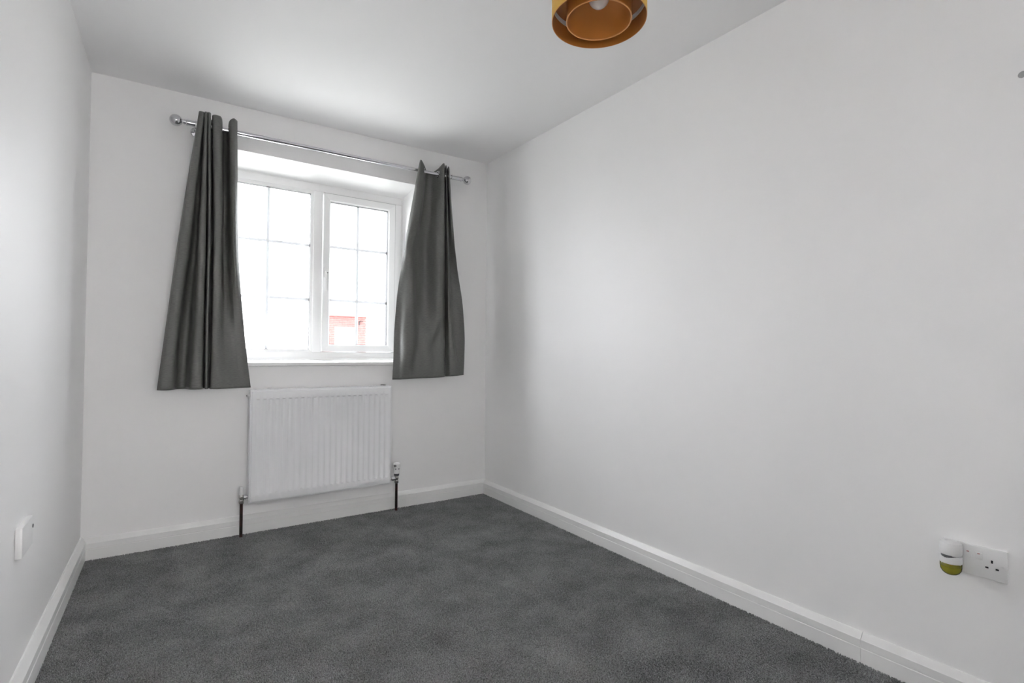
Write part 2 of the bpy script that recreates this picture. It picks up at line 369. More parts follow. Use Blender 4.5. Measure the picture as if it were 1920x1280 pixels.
# daylight portal: only steers the sampling of the sky, gives off nothing itself
pl = bpy.data.lights.new('window_portal', 'AREA'); pl.shape = 'RECTANGLE'; pl.size = FX1 - FX0; pl.size_y = FZ1 - FZ0; pl.cycles.is_portal = True
po = bpy.data.objects.new('window_portal', pl); COL.objects.link(po); po.location = ((FX0 + FX1) / 2, Y + WT + 0.02, (FZ0 + FZ1) / 2); po.rotation_euler = (math.radians(-90), 0, 0)

# ------------------------------------------------------------------ outside: ground, house opposite
GZ = -2.75
GROUND = vary(mat('pale_paving', (0.4, 0.4, 0.38), 0.9), (0.33, 0.33, 0.31), (0.45, 0.45, 0.43), 1.5)
bm = NB(); box(bm, -60, 60, Y + WT, 120, GZ - 0.2, GZ); struct(link('ground', bm, GROUND))
RENDER = add_bump(mat('white_house_render', (0.80, 0.80, 0.78), 0.9), 40, 0.3, 0.004)
TILE = mat('pale_grey_roof_tile', (0.42, 0.42, 0.43), 0.8)
BRICK = vary(mat('red_brick', (0.3, 0.1, 0.08), 0.9), (0.150, 0.046, 0.043), (0.20, 0.066, 0.060), 6)
MORTAR = mat('pale_mortar', (0.30, 0.26, 0.24), 0.9)
HPANE = mat('house_window_pane', (0.55, 0.57, 0.6), 0.05)
HY = 22.0; HX0, HX1 = -2.0, 12.5; EAVE = 2.5
H = thing('house', 'pale rendered house with red brick panel, seen through right window pane', 'house', ((HX0 + HX1) / 2, HY + 4, GZ))
holes = [(5.93, 6.88, 0.55, 1.955), (3.15, 4.5, 0.55, 1.9), (0.0, 1.4, 0.55, 1.9), (9.3, 10.6, 0.55, 1.9)]
# front wall with window holes
bm = NB(); xs = sorted({HX0, HX1, *[h[0] for h in holes], *[h[1] for h in holes]})
for a, b in zip(xs, xs[1:]):
    hh = [h for h in holes if h[0] <= a and b <= h[1]]
    if hh:
        box(bm, a, b, HY + 0.1, HY + 0.4, GZ, hh[0][2]); box(bm, a, b, HY + 0.1, HY + 0.4, hh[0][3], EAVE)
    else: box(bm, a, b, HY + 0.1, HY + 0.4, GZ, EAVE)
box(bm, HX0, HX0 + 0.3, HY + 0.4, HY + 8, GZ, EAVE); box(bm, HX1 - 0.3, HX1, HY + 0.4, HY + 8, GZ, EAVE); box(bm, HX0 + 0.3, HX1 - 0.3, HY + 7.7, HY + 8, GZ, EAVE)
link('render_wall', bm, RENDER, H)
# brick panel round the right-hand window: backing of mortar, courses of real bricks
PX0, PX1, PZ0, PZ1 = 5.1, 7.26, 0.0, 2.5
bm = NB(); o = (5.93, 6.88, 0.55, 1.955)
for (a, b, c, d) in ((PX0, o[0], PZ0, PZ1), (o[1], PX1, PZ0, PZ1), (o[0], o[1], o[3], PZ1), (o[0], o[1], PZ0, o[2])): box(bm, a, b, HY + 0.03, HY + 0.12, c, d)
link('mortar_backing', bm, MORTAR, H)
bm = NB(); row = 0; z = PZ0 + 0.005
while z + 0.065 <= PZ1:
    x = PX0 - (0.1125 if row % 2 else 0)
    while x < PX1:
        a, b = max(x, PX0), min(x + 0.215, PX1)
        segs = [(a, b)]
        if z + 0.065 > o[2] and z < o[3]:
            segs = [(a, min(b, o[0])), (max(a, o[1]), b)]
        for s0, s1 in segs:
            if s1 - s0 > 0.03: box(bm, s0, s1, HY + random.uniform(0.014, 0.02), HY + 0.05, z, z + 0.065)
        x += 0.225
    z += 0.075; row += 1
bk = link('bricks', bm, BRICK, H); bk['kind'] = 'stuff'
for (a, b, c, d) in holes:
    bm = NB(); t = 0.07
    for q in ((a, a + t, c, d), (b - t, b, c, d), (a + t, b - t, c, c + t), (a + t, b - t, d - t, d), ((a + b) / 2 - t / 2, (a + b) / 2 + t / 2, c + t, d - t)):
        box(bm, q[0], q[1], HY + 0.12, HY + 0.2, q[2], q[3])
    f = link('window_frame', bm, PVC, H)
    bm = NB(); box(bm, a + t, b - t, HY + 0.15, HY + 0.16, c + t, d - t); link('window_pane', bm, HPANE, H)
bm = NB(); ov = 0.25
e0, e1 = (HX0 - ov, HX1 + ov)
hexa(bm, [(e0, HY - ov + 0.1, EAVE), (e1, HY - ov + 0.1, EAVE), (e1, HY + 4, EAVE + 2.4), (e0, HY + 4, EAVE + 2.4)],
     [(e0, HY - ov + 0.1, EAVE + 0.12), (e1, HY - ov + 0.1, EAVE + 0.12), (e1, HY + 4, EAVE + 2.54), (e0, HY + 4, EAVE + 2.54)])
hexa(bm, [(e0, HY + 4, EAVE + 2.4), (e1, HY + 4, EAVE + 2.4), (e1, HY + 8 + ov, EAVE), (e0, HY + 8 + ov, EAVE)],
     [(e0, HY + 4, EAVE + 2.54), (e1, HY + 4, EAVE + 2.54), (e1, HY + 8 + ov, EAVE + 0.12), (e0, HY + 8 + ov, EAVE + 0.12)])
link('roof', bm, TILE, H)
LB = thing('wall_bracket', 'small dark bracket fixed to the brick panel of the house outside', 'bracket', (6.98, HY + 0.014, 2.2))
bm = NB(); box(bm, 6.93, 6.98, HY - 0.02, HY + 0.016, 2.12, 2.30, 0.008); link('back_plate', bm, DARK, LB)
bm = NB(); tube(bm, [(6.955, HY - 0.01, 2.27), (7.0, HY - 0.08, 2.29), (7.07, HY - 0.13, 2.27)], 0.018, 8); link('arm', bm, DARK, LB)

# ------------------------------------------------------------------ radiator
RX0, RX1, RZ0, RZ1 = 0.404, 1.212, 0.182, 0.800
RFY = Y - 0.102
rad = thing('radiator', 'white fluted panel radiator hung under the window', 'radiator', ((RX0 + RX1) / 2, Y - 0.06, RZ0))
def rad_panel():
    bm = NB(); x0, x1, z0, z1 = RX0 + 0.011, RX1 - 0.011, RZ0 + 0.011, RZ1 - 0.012
    pitch = 0.0333; n = 23; c0 = (x0 + x1) / 2 - pitch * (n - 1) / 2
    xs = [(x0, 0.0), (x0 + 0.001, 0)]
    D = 0.0062
    for k in range(n):
        c = c0 + k * pitch
        xs += [(c - 0.0148, 0), (c - 0.0098, D * 0.5), (c - 0.0055, D * 0.93), (c, D), (c + 0.0055, D * 0.93), (c + 0.0098, D * 0.5), (c + 0.0148, 0)]
    xs += [(x1 - 0.001, 0), (x1, 0)]
    zs = [(z0, 0), (z0 + 0.033, 0), (z0 + 0.0395, 1), (z1 - 0.0425, 1), (z1 - 0.037, 0), (z1, 0)]
    g = [[bm.verts.new((x, RFY + d * k, z)) for x, d in xs] for z, k in zs]
    for r in range(len(zs) - 1):
        for c in range(len(xs) - 1): bm.faces.new((g[r][c], g[r][c + 1], g[r + 1][c + 1], g[r + 1][c]))
    # rolled rim back to the flange
    rim = [g[0][c] for c in range(len(xs))] + [g[r][-1] for r in range(1, len(zs))] + [g[-1][c] for c in range(len(xs) - 2, -1, -1)] + [g[r][0] for r in range(len(zs) - 2, 0, -1)]
    cx, cz = (x0 + x1) / 2, (z0 + z1) / 2
    prev = rim
    for off, dy in ((0.002, 0.001), (0.0035, 0.004), (0.0035, 0.012)):
        new = []
        for v in rim:
            x = v.co.x + (off if v.co.x >= x1 - 1e-6 else -off if v.co.x <= x0 + 1e-6 else 0)
            zz = v.co.z + (off if v.co.z >= z1 - 1e-6 else -off if v.co.z <= z0 + 1e-6 else 0)
            new.append(bm.verts.new((x, RFY + dy, zz)))
        for i in range(len(rim)): bm.faces.new((prev[i], prev[(i + 1) % len(rim)], new[(i + 1) % len(rim)], new[i]))
        prev = new
    return link('front_panel', bm, RADW, rad, True, 36)
rad_panel()
bm = NB(); box(bm, RX0, RX1, RFY + 0.008, RFY + 0.016, RZ0, RZ1 - 0.004, 0.003); link('seam_flange', bm, RADW, rad, True, 40)
for x in (RX0, RX1 - 0.006):
    bm = NB(); box(bm, x, x + 0.006, RFY + 0.014, Y - 0.036, RZ0 + 0.012, RZ1 + 0.001, 0.002); link('side_panel', bm, RADW, rad, True, 40)
bm = NB(); box(bm, RX0 + 0.004, RX1 - 0.004, Y - 0.044, Y - 0.036, RZ0 + 0.004, RZ1 - 0.004, 0.003); link('back_panel', bm, RADW, rad, True, 40)
bm = NB(); y0, y1 = RFY + 0.016, Y - 0.036
for y in (y0, y1 - 0.004): box(bm, RX0 + 0.006, RX1 - 0.006, y, y + 0.004, RZ1 - 0.006, RZ1 + 0.002)
n = 46
for k in range(n + 1):
    x = RX0 + 0.008 + (RX1 - RX0 - 0.022) * k / n; box(bm, x, x + 0.006, y0 + 0.004, y1 - 0.004, RZ1 - 0.005, RZ1 + 0.001)
link('top_grille', bm, RADW, rad)
bm = NB(); fin = []
for k in range(24):                                     # folded convector fins between the panels
    x = RX0 + 0.02 + k * 0.0333; box(bm, x, x + 0.001, RFY + 0.016, Y - 0.044, RZ0 + 0.05, RZ1 - 0.05)
link('convector_fins', bm, RADW, rad)
bm = NB(); lathe(bm, (RX0, Y - 0.068, 0.768), (-1, 0, 0), [(0, 0), (0.011, 0), (0.011, 0.008), (0.008, 0.010), (0.008, 0.013), (0, 0.013)], 6); pv = link('vent_plug', bm, PLAST, rad)
bm = NB(); box(bm, RX0 - 0.016, RX0 - 0.0125, Y - 0.071, Y - 0.065, 0.765, 0.771); link('bleed_screw', bm, DARK, pv)
bm = NB(); lathe(bm, (RX1, Y - 0.068, 0.768), (1, 0, 0), [(0, 0), (0.011, 0), (0.011, 0.007), (0, 0.009)], 6); link('blanking_plug', bm, PLAST, rad)
for x in (RX0 + 0.11, RX1 - 0.03):
    bm = NB(); box(bm, x - 0.012, x + 0.012, Y - 0.004, Y, RZ0 + 0.02, RZ1 + 0.004, 0.001); box(bm, x - 0.010, x + 0.010, Y - 0.040, Y - 0.003, RZ1 - 0.004, RZ1 + 0.005, 0.002)
    box(bm, x - 0.010, x + 0.010, Y - 0.040, Y - 0.003, RZ0 + 0.03, RZ0 + 0.05, 0.002)
    link('wall_bracket', bm, GREYP if x > 0.8 else RADW, rad)

# valves with their pipes
def pipe(x, y, z1, parent):
    bm = NB(); lathe(bm, (x, y, -PILE), (0, 0, 1), [(0, 0), (0.0082, 0), (0.0082, z1 + PILE), (0, z1 + PILE)], 20)
    p = link('pipe', bm, COPPER, parent, True, 40); p['label'] = 'brown copper pipe'; return p
PY = Y - 0.062
def valve(x, side, zc, parent):
    """side: +1 the radiator lies towards +x."""
    bm = NB()
    lathe(bm, (x, PY, zc - 0.030), (0, 0, 1), [(0, 0), (0.0125, 0), (0.0135, 0.002), (0.0135, 0.014), (0.011, 0.017), (0.010, 0.020), (0.013, 0.026), (0.0135, 0.036), (0.012, 0.044), (0.0095, 0.047), (0, 0.047)], 16)
    link('valve_body', bm, STEEL, parent, True, 35)
    bm = NB(); end = (RX0 - x if side > 0 else x - RX1)
    lathe(bm, (x, PY, zc), (side, 0, 0), [(0, 0), (0.010, 0), (0.010, end * 0.30), (0.014, end * 0.34), (0.014, end * 0.70), (0.010, end * 0.74), (0.010, end + 0.003), (0, end + 0.003)], 6 if side < 0 else 16)
    link('union_nut', bm, CHROME, parent, True, 35)
    bm = NB(); lathe(bm, (x, PY, zc - 0.032), (0, 0, 1), [(0, 0), (0.012, 0), (0.0135, 0.003), (0.0135, 0.013), (0.012, 0.016), (0, 0.016)], 6); link('compression_nut', bm, CHROME, parent)
v1 = thing('lockshield_valve', 'white capped radiator valve on a brown pipe at the left end', 'valve', (0.373, PY, 0))
pipe(0.373, PY, 0.185, v1); valve(0.373, 1, 0.213, v1)
bm = NB(); lathe(bm, (0.373, PY, 0.229), (0, 0, 1), [(0, 0), (0.0125, 0), (0.0125, 0.004), (0.0115, 0.006), (0.0105, 0.038), (0.008, 0.042), (0, 0.043)], 20); link('cap', bm, PLAST, v1, True, 35)
v2 = thing('thermostatic_valve', 'white thermostatic radiator valve on a brown pipe at the right end', 'valve', (1.262, PY, 0))
pipe(1.262, PY, 0.175, v2); valve(1.262, -1, 0.205, v2)
bm = NB(); lathe(bm, (1.262, PY, 0.221), (0, 0, 1), [(0, 0), (0.015, 0), (0.0165, 0.003), (0.0165, 0.012), (0.014, 0.015), (0, 0.015)], 20); link('collar', bm, GREYP, v2, True, 35)
bm = NB(); seg = 28; pr = [(0, 0.236), (0.018, 0.236), (0.0225, 0.241), (0.0225, 0.262), (0.0215, 0.264), (0.0215, 0.270), (0.0232, 0.272), (0.0232, 0.296), (0.0185, 0.302), (0.010, 0.305), (0, 0.305)]
lathe(bm, (1.262, PY, 0), (0, 0, 1), pr, seg); hd = link('head', bm, PLAST, v2, True, 35)
bm = NB()
for k in range(14):
    a = 2 * math.pi * k / 14; c, s = math.cos(a), math.sin(a)
    tube(bm, [(1.262 + 0.0225 * c, PY + 0.0225 * s, 0.275), (1.262 + 0.0225 * c, PY + 0.0225 * s, 0.293)], 0.0022, 6)
link('grip_ribs', bm, PLAST, hd)
for a, z, h in ((-2.2, 0.267, 0.004), (-1.25, 0.267, 0.004), (-2.35, 0.287, 0.008)):
    bm = NB(); c, s = math.cos(a), math.sin(a); r = 0.0235 if z > 0.28 else 0.0219
    lathe(bm, (1.262 + r * c, PY + r * s, z), (c, s, 0), [(0, -0.001), (h, -0.001), (h, 0.0008), (0, 0.0008)], 8); link('dial_mark', bm, GREYP, hd)

# ------------------------------------------------------------------ curtain pole
RY = Y - 0.09
def rz(x): return 2.1975 + 0.0090 * x
pole = thing('curtain_pole', 'shiny chrome curtain pole with ball ends above the window', 'curtain pole', (0.85, RY, rz(0.85)))
AX = Vector((1, 0, 0.0090)).normalized()
def rod(name, x0, x1, r, m=CHROME):
    bm = NB(); ln = (x1 - x0) / AX.x
    lathe(bm, (x0, RY, rz(x0)), AX, [(0, 0), (r - 0.001, 0), (r, 0.001), (r, ln - 0.001), (r - 0.001, ln), (0, ln)], 28); return link(name, bm, m, pole, True, 35)
rod('thick_tube', 0.085, 0.540, 0.0125); rod('thin_tube', 0.520, 1.700, 0.0108); rod('joint_collar', 0.536, 0.546, 0.0132)
def finial(xc, sgn):
    R0 = 0.029; pr = [(0, R0 + 0.0)]
    pr = [(R0 * math.sin(math.pi * k / 20), -R0 * math.cos(math.pi * k / 20)) for k in range(0, 19)]   # far pole first
    a = AX * sgn                                        # from ball towards the rod
    neck = [(0.0095, 0.0285), (0.0095, 0.034), (0.0125, 0.0355), (0.0125, 0.0385), (0.0095, 0.040), (0.0095, 0.044), (0.0150, 0.0455), (0.0155, 0.047), (0.0155, 0.051), (0.0140, 0.0525), (0.0140, 0.125), (0, 0.125)]
    bm = NB(); lathe(bm, (xc, RY, rz(xc)), a, pr + neck, 32); return link('ball_finial', bm, CHROME, pole, True, 40)
finial(0.037, 1); finial(1.743, -1)
for xb_ in (0.128, 1.570):
    z = rz(xb_); bm = NB()
    lathe(bm, (xb_, Y, z - 0.012), (0, -1, 0), [(0, -0.001), (0.025, -0.001), (0.025, 0.004), (0.022, 0.008), (0.010, 0.011), (0.0075, 0.014), (0.0075, 0.072), (0, 0.072)], 28)
    br = link('bracket', bm, CHROME, pole, True, 35)
    bm = NB(); torus(bm, (xb_, RY, z), AX, 0.0155, 0.0035, 28, 10, 2.0); link('bracket_ring', bm, CHROME, br, True)

# ------------------------------------------------------------------ curtains
LEFT = [
    (2.262, 2.262, [(0.1369, 0.1), (0.1401, 0.13), (0.1601, 0.128), (0.1596, 0.06), (0.1706, 0.06), (0.1622, 0.128), (0.1747, 0.128), (0.1768, 0.06), (0.1842, 0.06), (0.1767, 0.128), (0.1891, 0.126), (0.1933, 0.06), (0.2012, 0.06), (0.1976, 0.12), (0.2194, 0.135), (0.2408, 0.115), (0.2538, 0.05), (0.2734, 0.06), (0.2754, 0.12), (0.2941, 0.135), (0.3145, 0.11)]),
    (1.568, 1.568, [(0.055, 0.1), (0.0657, 0.135), (0.1027, 0.13), (0.1150, 0.045), (0.1413, 0.035), (0.1474, 0.125), (0.176, 0.125), (0.182, 0.045), (0.1911, 0.045), (0.1866, 0.125), (0.1996, 0.125), (0.2053, 0.045), (0.2172, 0.045), (0.2138, 0.12), (0.231, 0.135), (0.2519, 0.12), (0.2619, 0.045), (0.2869, 0.05), (0.2978, 0.10), (0.3115, 0.125), (0.332, 0.1)]),
    (1.063, 1.063, [(0.005, 0.1), (0.0205, 0.13), (0.0565, 0.125), (0.0740, 0.05), (0.1110, 0.042), (0.1348, 0.125), (0.1728, 0.122), (0.1795, 0.05), (0.1898, 0.05), (0.1852, 0.118), (0.1976, 0.118), (0.2024, 0.05), (0.2167, 0.05), (0.2149, 0.12), (0.2296, 0.135), (0.2471, 0.13), (0.2714, 0.105), (0.3022, 0.098), (0.3274, 0.1), (0.353, 0.1), (0.3743, 0.095)]),
    (0.815, 0.815, [(-0.0195, 0.1), (0.0071, 0.13), (0.0428, 0.12), (0.0640, 0.055), (0.1000, 0.05), (0.1252, 0.12), (0.1722, 0.122), (0.1783, 0.06), (0.1899, 0.06), (0.1879, 0.118), (0.1987, 0.118), (0.2035, 0.08), (0.2105, 0.085), (0.2127, 0.125), (0.2334, 0.14), (0.2602, 0.14), (0.2982, 0.13), (0.3248, 0.115), (0.3513, 0.105), (0.3777, 0.1), (0.4057, 0.085)]),
]
RIGHT = [
    (2.255, 2.255, [(1.3783, 0.09), (1.3734, 0.135), (1.4156, 0.1), (1.4577, 0.05), (1.493, 0.05), (1.5197, 0.085), (1.5387, 0.135), (1.5816, 0.065), (1.5641, 0.12), (1.5999, 0.065), (1.5821, 0.12), (1.608, 0.085)]),
    (1.974, 1.974, [(1.3287, 0.1), (1.3433, 0.135), (1.3871, 0.12), (1.4302, 0.045), (1.4843, 0.045), (1.5117, 0.1), (1.5468, 0.125), (1.5823, 0.07), (1.5732, 0.12), (1.6066, 0.07), (1.6038, 0.115), (1.6248, 0.09)]),
    (1.653, 1.653, [(1.274, 0.1), (1.2891, 0.125), (1.3241, 0.12), (1.3832, 0.085), (1.4471, 0.050), (1.5004, 0.11), (1.5489, 0.12), (1.5858, 0.07), (1.5873, 0.115), (1.6264, 0.06), (1.6447, 0.07), (1.6558, 0.1)]),
    (1.334, 1.334, [(1.2352, 0.09), (1.2615, 0.105), (1.301, 0.132), (1.3692, 0.10), (1.4439, 0.075), (1.5006, 0.122), (1.555, 0.115), (1.5894, 0.07), (1.5922, 0.12), (1.6385, 0.085), (1.6769, 0.09), (1.7088, 0.1)]),
    (1.068, 1.068, [(1.2227, 0.085), (1.2537, 0.097), (1.2814, 0.135), (1.3567, 0.112), (1.4365, 0.118), (1.4968, 0.112), (1.558, 0.115), (1.5899, 0.075), (1.5992, 0.12), (1.6499, 0.1), (1.6909, 0.1), (1.7393, 0.08)]),
    (0.838, 0.859, [(1.2204, 0.08), (1.2533, 0.105), (1.2759, 0.12), (1.3441, 0.122), (1.4359, 0.125), (1.5071, 0.12), (1.5644, 0.115), (1.5913, 0.085), (1.6161, 0.115), (1.6592, 0.11), (1.6932, 0.1), (1.7304, 0.085)]),
]
LEFT_TOP = [2.263, 2.257, 2.256, 2.262, 2.262, 2.259, 2.259, 2.262, 2.262, 2.260, 2.259, 2.256, 2.254, 2.254, 2.254, 2.250, 2.207, 2.212, 2.240, 2.257, 2.257]
RIGHT_TOP = [2.235, 2.266, 2.245, 2.226, 2.230, 2.250, 2.278, 2.275, 2.274, 2.272, 2.270, 2.268]
def herm(ts, vs, t):
    """monotone-ish cubic through (ts, vs)."""
    n = len(ts); i = 0
    while i < n - 2 and t > ts[i + 1]: i += 1
    h = ts[i + 1] - ts[i]; s = (t - ts[i]) / h
    def slope(k):
        if k == 0: return (vs[1] - vs[0]) / (ts[1] - ts[0])
        if k == n - 1: return (vs[-1] - vs[-2]) / (ts[-1] - ts[-2])
        a = (vs[k] - vs[k - 1]) / (ts[k] - ts[k - 1]); b = (vs[k + 1] - vs[k]) / (ts[k + 1] - ts[k])
        return 0 if a * b <= 0 else 2 * a * b / (a + b)
    m0, m1 = slope(i) * h, slope(i + 1) * h; s2, s3 = s * s, s * s * s
    return vs[i] * (2 * s3 - 3 * s2 + 1) + m0 * (s3 - 2 * s2 + s) + vs[i + 1] * (3 * s2 - 2 * s3) + m1 * (s3 - s2)
def catmull(p, t):
    n = len(p); i = min(int(t), n - 2); s = t - i
    p0, p1, p2, p3 = p[max(i - 1, 0)], p[i], p[i + 1], p[min(i + 2, n - 1)]
    return 0.5 * (2 * p1 + (p2 - p0) * s + (2 * p0 - 5 * p1 + 4 * p2 - p3) * s * s + (3 * p1 - p0 - 3 * p2 + p3) * s ** 3)
def curtain(name, label, sec, tops, crumple, per=12, rows=110):
    n = len(sec[0][2]); U = (n - 1) * per
    ts = [-s[0] for s in sec]
    z_top = max(s[0] for s in sec)
    grid = []
    us = [k / per for k in range(U + 1)]
    keyx = [[catmull([q[0] for q in s[2]], u) for u in us] for s in sec]
    keyd = [[catmull([q[1] for q in s[2]], u) for u in us] for s in sec]
    topz = [catmull(tops, u) - sec[0][0] for u in us]
    keyz = [[s[0] + (s[1] - s[0]) * u / (n - 1) for u in us] for s in sec]
    for r in range(rows + 1):
        f = r / rows; t = ts[0] + (ts[-1] - ts[0]) * f; line = []
        for k in range(U + 1):
            x = herm(ts, [c[k] for c in keyx], t); d = herm(ts, [c[k] for c in keyd], t)
            z = -t + (keyz[-1][k] - keyz[-1][0]) * f + topz[k] * (1 - f) ** 4
            d += crumple(x, z) * min(1, f * 4)
            line.append(Vector((x, Y - d, z)))
        grid.append(line)
    # where the cloth crosses the pole: cut a hole and set a ring there
    rr = min(range(rows + 1), key=lambda r: abs(grid[r][U // 2].z - rz(grid[r][U // 2].x)))
    cross = []
    for k in range(U):
        a, b = grid[rr][k], grid[rr][k + 1]
        if (a.y - RY) * (b.y - RY) < 0:
            s = (RY - a.y) / (b.y - a.y); c = a.lerp(b, s); c.z = rz(c.x)
            cross.append((k + s, c, (b - a)))
    arc = [0.0]
    for k in range(U): arc.append(arc[-1] + (grid[rr][k + 1] - grid[rr][k]).length)
    def arcat(u): i = min(int(u), U - 1); return arc[i] + (arc[i + 1] - arc[i]) * (u - i)
    bm = NB(); V = [[bm.verts.new(p) for p in line] for line in grid]
    for r in range(rows):
        for k in range(U):
            cz = (grid[r][k].z + grid[r + 1][k].z) / 2; ca = (arc[k] + arc[k + 1]) / 2
            if any(math.hypot(cz - c.z, ca - arcat(u)) < 0.0165 for u, c, _ in cross): continue
            bm.faces.new((V[r][k], V[r][k + 1], V[r + 1][k + 1], V[r + 1][k]))
    for v in [v for v in bm.verts if not v.link_faces]: bm.verts.remove(v)
    x0 = grid[-1][U // 2].x
    C = thing(name, label, 'curtain', (x0, RY, grid[-1][U // 2].z), 'pair of eyelet curtains')
    o = link('cloth', bm, CLOTH, C, True)
    md = o.modifiers.new('thickness', 'SOLIDIFY'); md.thickness = 0.0016; md.offset = 0
    for u, c, tg in cross:
        tg.z = 0; ax = Vector((-tg.y, tg.x, 0)).normalized()
        bm = NB(); torus(bm, c, ax, 0.0195, 0.0048, 36, 10, 0.45); link('eyelet', bm, CHROME, C, True)
    # turned-up hem: a thin doubled strip behind the bottom edge
    bm = NB(); q = [[bm.verts.new(grid[r][k] + Vector((0, 0.0022, 0))) for k in range(U + 1)] for r in range(rows - 5, rows + 1)]
    for a, b in zip(q, q[1:]):
        for k in range(U): bm.faces.new((a[k], a[k + 1], b[k + 1], b[k]))
    link('hem', bm, CLOTH, C, True)
    return C
def gs(x, z, x0, z0, sx, sz): return math.exp(-((x - x0) / sx) ** 2 - ((z - z0) / sz) ** 2)
def cr_left(x, z):
    return 0.0015 * noise.noise((x * 14, z * 5, 1.3)) + 0.004 * gs(x, z, 0.205, 1.10, 0.02, 0.03)
def ridge(x, z, x0, z0, x1, z1, w):
    """falls off across the crease from (x0, z0) to (x1, z1); steep on the right flank."""
    t = max(0.0, min(1.0, (z0 - z) / (z0 - z1))); xc = x0 + (x1 - x0) * t
    end = 1.0 if z1 <= z <= z0 else math.exp(-((min(abs(z - z0), abs(z - z1))) / 0.05) ** 2)
    d = x - xc
    return end * math.exp(-(d / (w * 1.6 if d < 0 else w * 0.8)) ** 2) * (0.35 + 0.65 * math.sin(math.pi * min(1, max(0.12, t))))
def cr_right(x, z):
    d = 0.005 * noise.noise((x * 11, z * 4.5, 4.1)) + 0.003 * noise.noise((x * 26, z * 9, 2.2))
    d += 0.030 * ridge(x, z, 1.305, 1.62, 1.335, 1.19, 0.038) + 0.030 * ridge(x, z, 1.345, 1.17, 1.305, 0.90, 0.036)
    d += 0.026 * ridge(x, z, 1.500, 1.75, 1.525, 1.25, 0.034) + 0.030 * ridge(x, z, 1.525, 1.26, 1.445, 1.05, 0.034)
    d += 0.018 * ridge(x, z, 1.615, 1.15, 1.665, 0.88, 0.02)
    d -= 0.016 * gs(x, z, 1.385, 1.09, 0.028, 0.045)
    return d
curtain('curtain', 'charcoal eyelet curtain bunched at the left side of the window', LEFT, LEFT_TOP, cr_left, 8)
curtain('curtain', 'charcoal eyelet curtain at the right of the window, crumpled near its hem', RIGHT, RIGHT_TOP, cr_right)

# ------------------------------------------------------------------ pendant lamp
PX, PY_, LZ = 1.022, 1.084, 1.970
lamp = thing('pendant_lamp', 'mustard double drum pendant lampshade hanging from the ceiling', 'lamp', (PX, PY_, LZ))
MUST = add_bump(mat('mustard_shade_cloth', (0.62, 0.36, 0.06), 0.7), 500, 0.2, 0.0004)
LINING = mat('copper_foil_lining', (0.50, 0.19, 0.035), 0.45, 0.30)
RIMM = mat('shade_rim', (0.60, 0.27, 0.08), 0.5)
def shade(name, r, z0, z1, m_out=MUST):
    bm = NB(); t = 0.002
    lathe(bm, (PX, PY_, z0), (0, 0, 1), [(r, 0.0), (r, z1 - z0), (r - t, z1 - z0), (r - t, 0.0), (r, 0.0)], 72, [0, 2, 1, 2])
    bmesh.ops.remove_doubles(bm, verts=bm.verts[:], dist=1e-6)
    return link(name, bm, [m_out, LINING, RIMM], lamp, True, 30)
shade('outer_shade', 0.1345, LZ, LZ + 0.150); shade('inner_shade', 0.0925, LZ + 0.001, LZ + 0.145, LINING)
bm = NB(); torus(bm, (PX, PY_, LZ + 0.001), (0, 0, 1), 0.0917, 0.0022, 72, 8); link('rim_trim', bm, RIMM, lamp, True)
bm = NB(); lathe(bm, (PX, PY_, LZ), (0, 0, 1), [(0.1322, 0.049), (0.1322, 0.062), (0.1302, 0.062), (0.1302, 0.049), (0.1322, 0.049)], 72); bmesh.ops.remove_doubles(bm, verts=bm.verts[:], dist=1e-6)
band = link('carrier_ring', bm, PLAST, lamp, True, 30); band['label'] = 'white ring inside the outer shade'
for k in range(6):
    a = math.radians(10 + 60 * k); bm = NB(); tube(bm, [(PX + 0.1300 * math.cos(a), PY_ + 0.1300 * math.sin(a), LZ + 0.0485), (PX + 0.1300 * math.cos(a), PY_ + 0.1300 * math.sin(a), LZ + 0.0625)], 0.0008, 6)
    link('tie_wire', bm, GREYP, band)
bm = NB(); hub = LZ + 0.130
torus(bm, (PX, PY_, hub), (0, 0, 1), 0.021, 0.0016, 24, 8)
for k in range(3):
    a = math.radians(75 + 120 * k); tube(bm, [(PX + 0.021 * math.cos(a), PY_ + 0.021 * math.sin(a), hub), (PX + 0.133 * math.cos(a), PY_ + 0.133 * math.sin(a), hub)], 0.0016, 8)
link('spider', bm, PLAST, lamp)
BULB = mat('frosted_bulb_glass', (0.86, 0.83, 0.80), 0.25)
bm = NB(); bz = LZ + 0.068
lathe(bm, (PX, PY_, bz), (0, 0, 1), [(0, -0.030)] + [(0.030 * math.sin(a), -0.030 * math.cos(a)) for a in [math.pi * k / 16 for k in range(1, 11)]] + [(0.022, 0.026), (0.0145, 0.042), (0.0135, 0.055), (0, 0.055)], 32)
link('bulb', bm, BULB, lamp, True, 40)
bm = NB(); lathe(bm, (PX, PY_, bz + 0.045), (0, 0, 1), [(0, 0), (0.019, 0), (0.019, 0.022), (0.016, 0.026), (0.016, 0.052), (0.008, 0.060), (0, 0.060)], 24); link('lamp_holder', bm, PLAST, lamp, True, 35)
cz = CZ(PX, PY_)
bm = NB(); tube(bm, [(PX, PY_, bz + 0.10), (PX, PY_, cz - 0.02)], 0.003, 10); link('flex', bm, PLAST, lamp, True, 40)
bm = NB(); lathe(bm, (PX, PY_, cz + 0.001), (0, 0, -1), [(0, 0), (0.042, 0), (0.042, 0.006), (0.034, 0.018), (0.012, 0.026), (0, 0.026)], 32); link('ceiling_rose', bm, PLAST, lamp, True, 35)

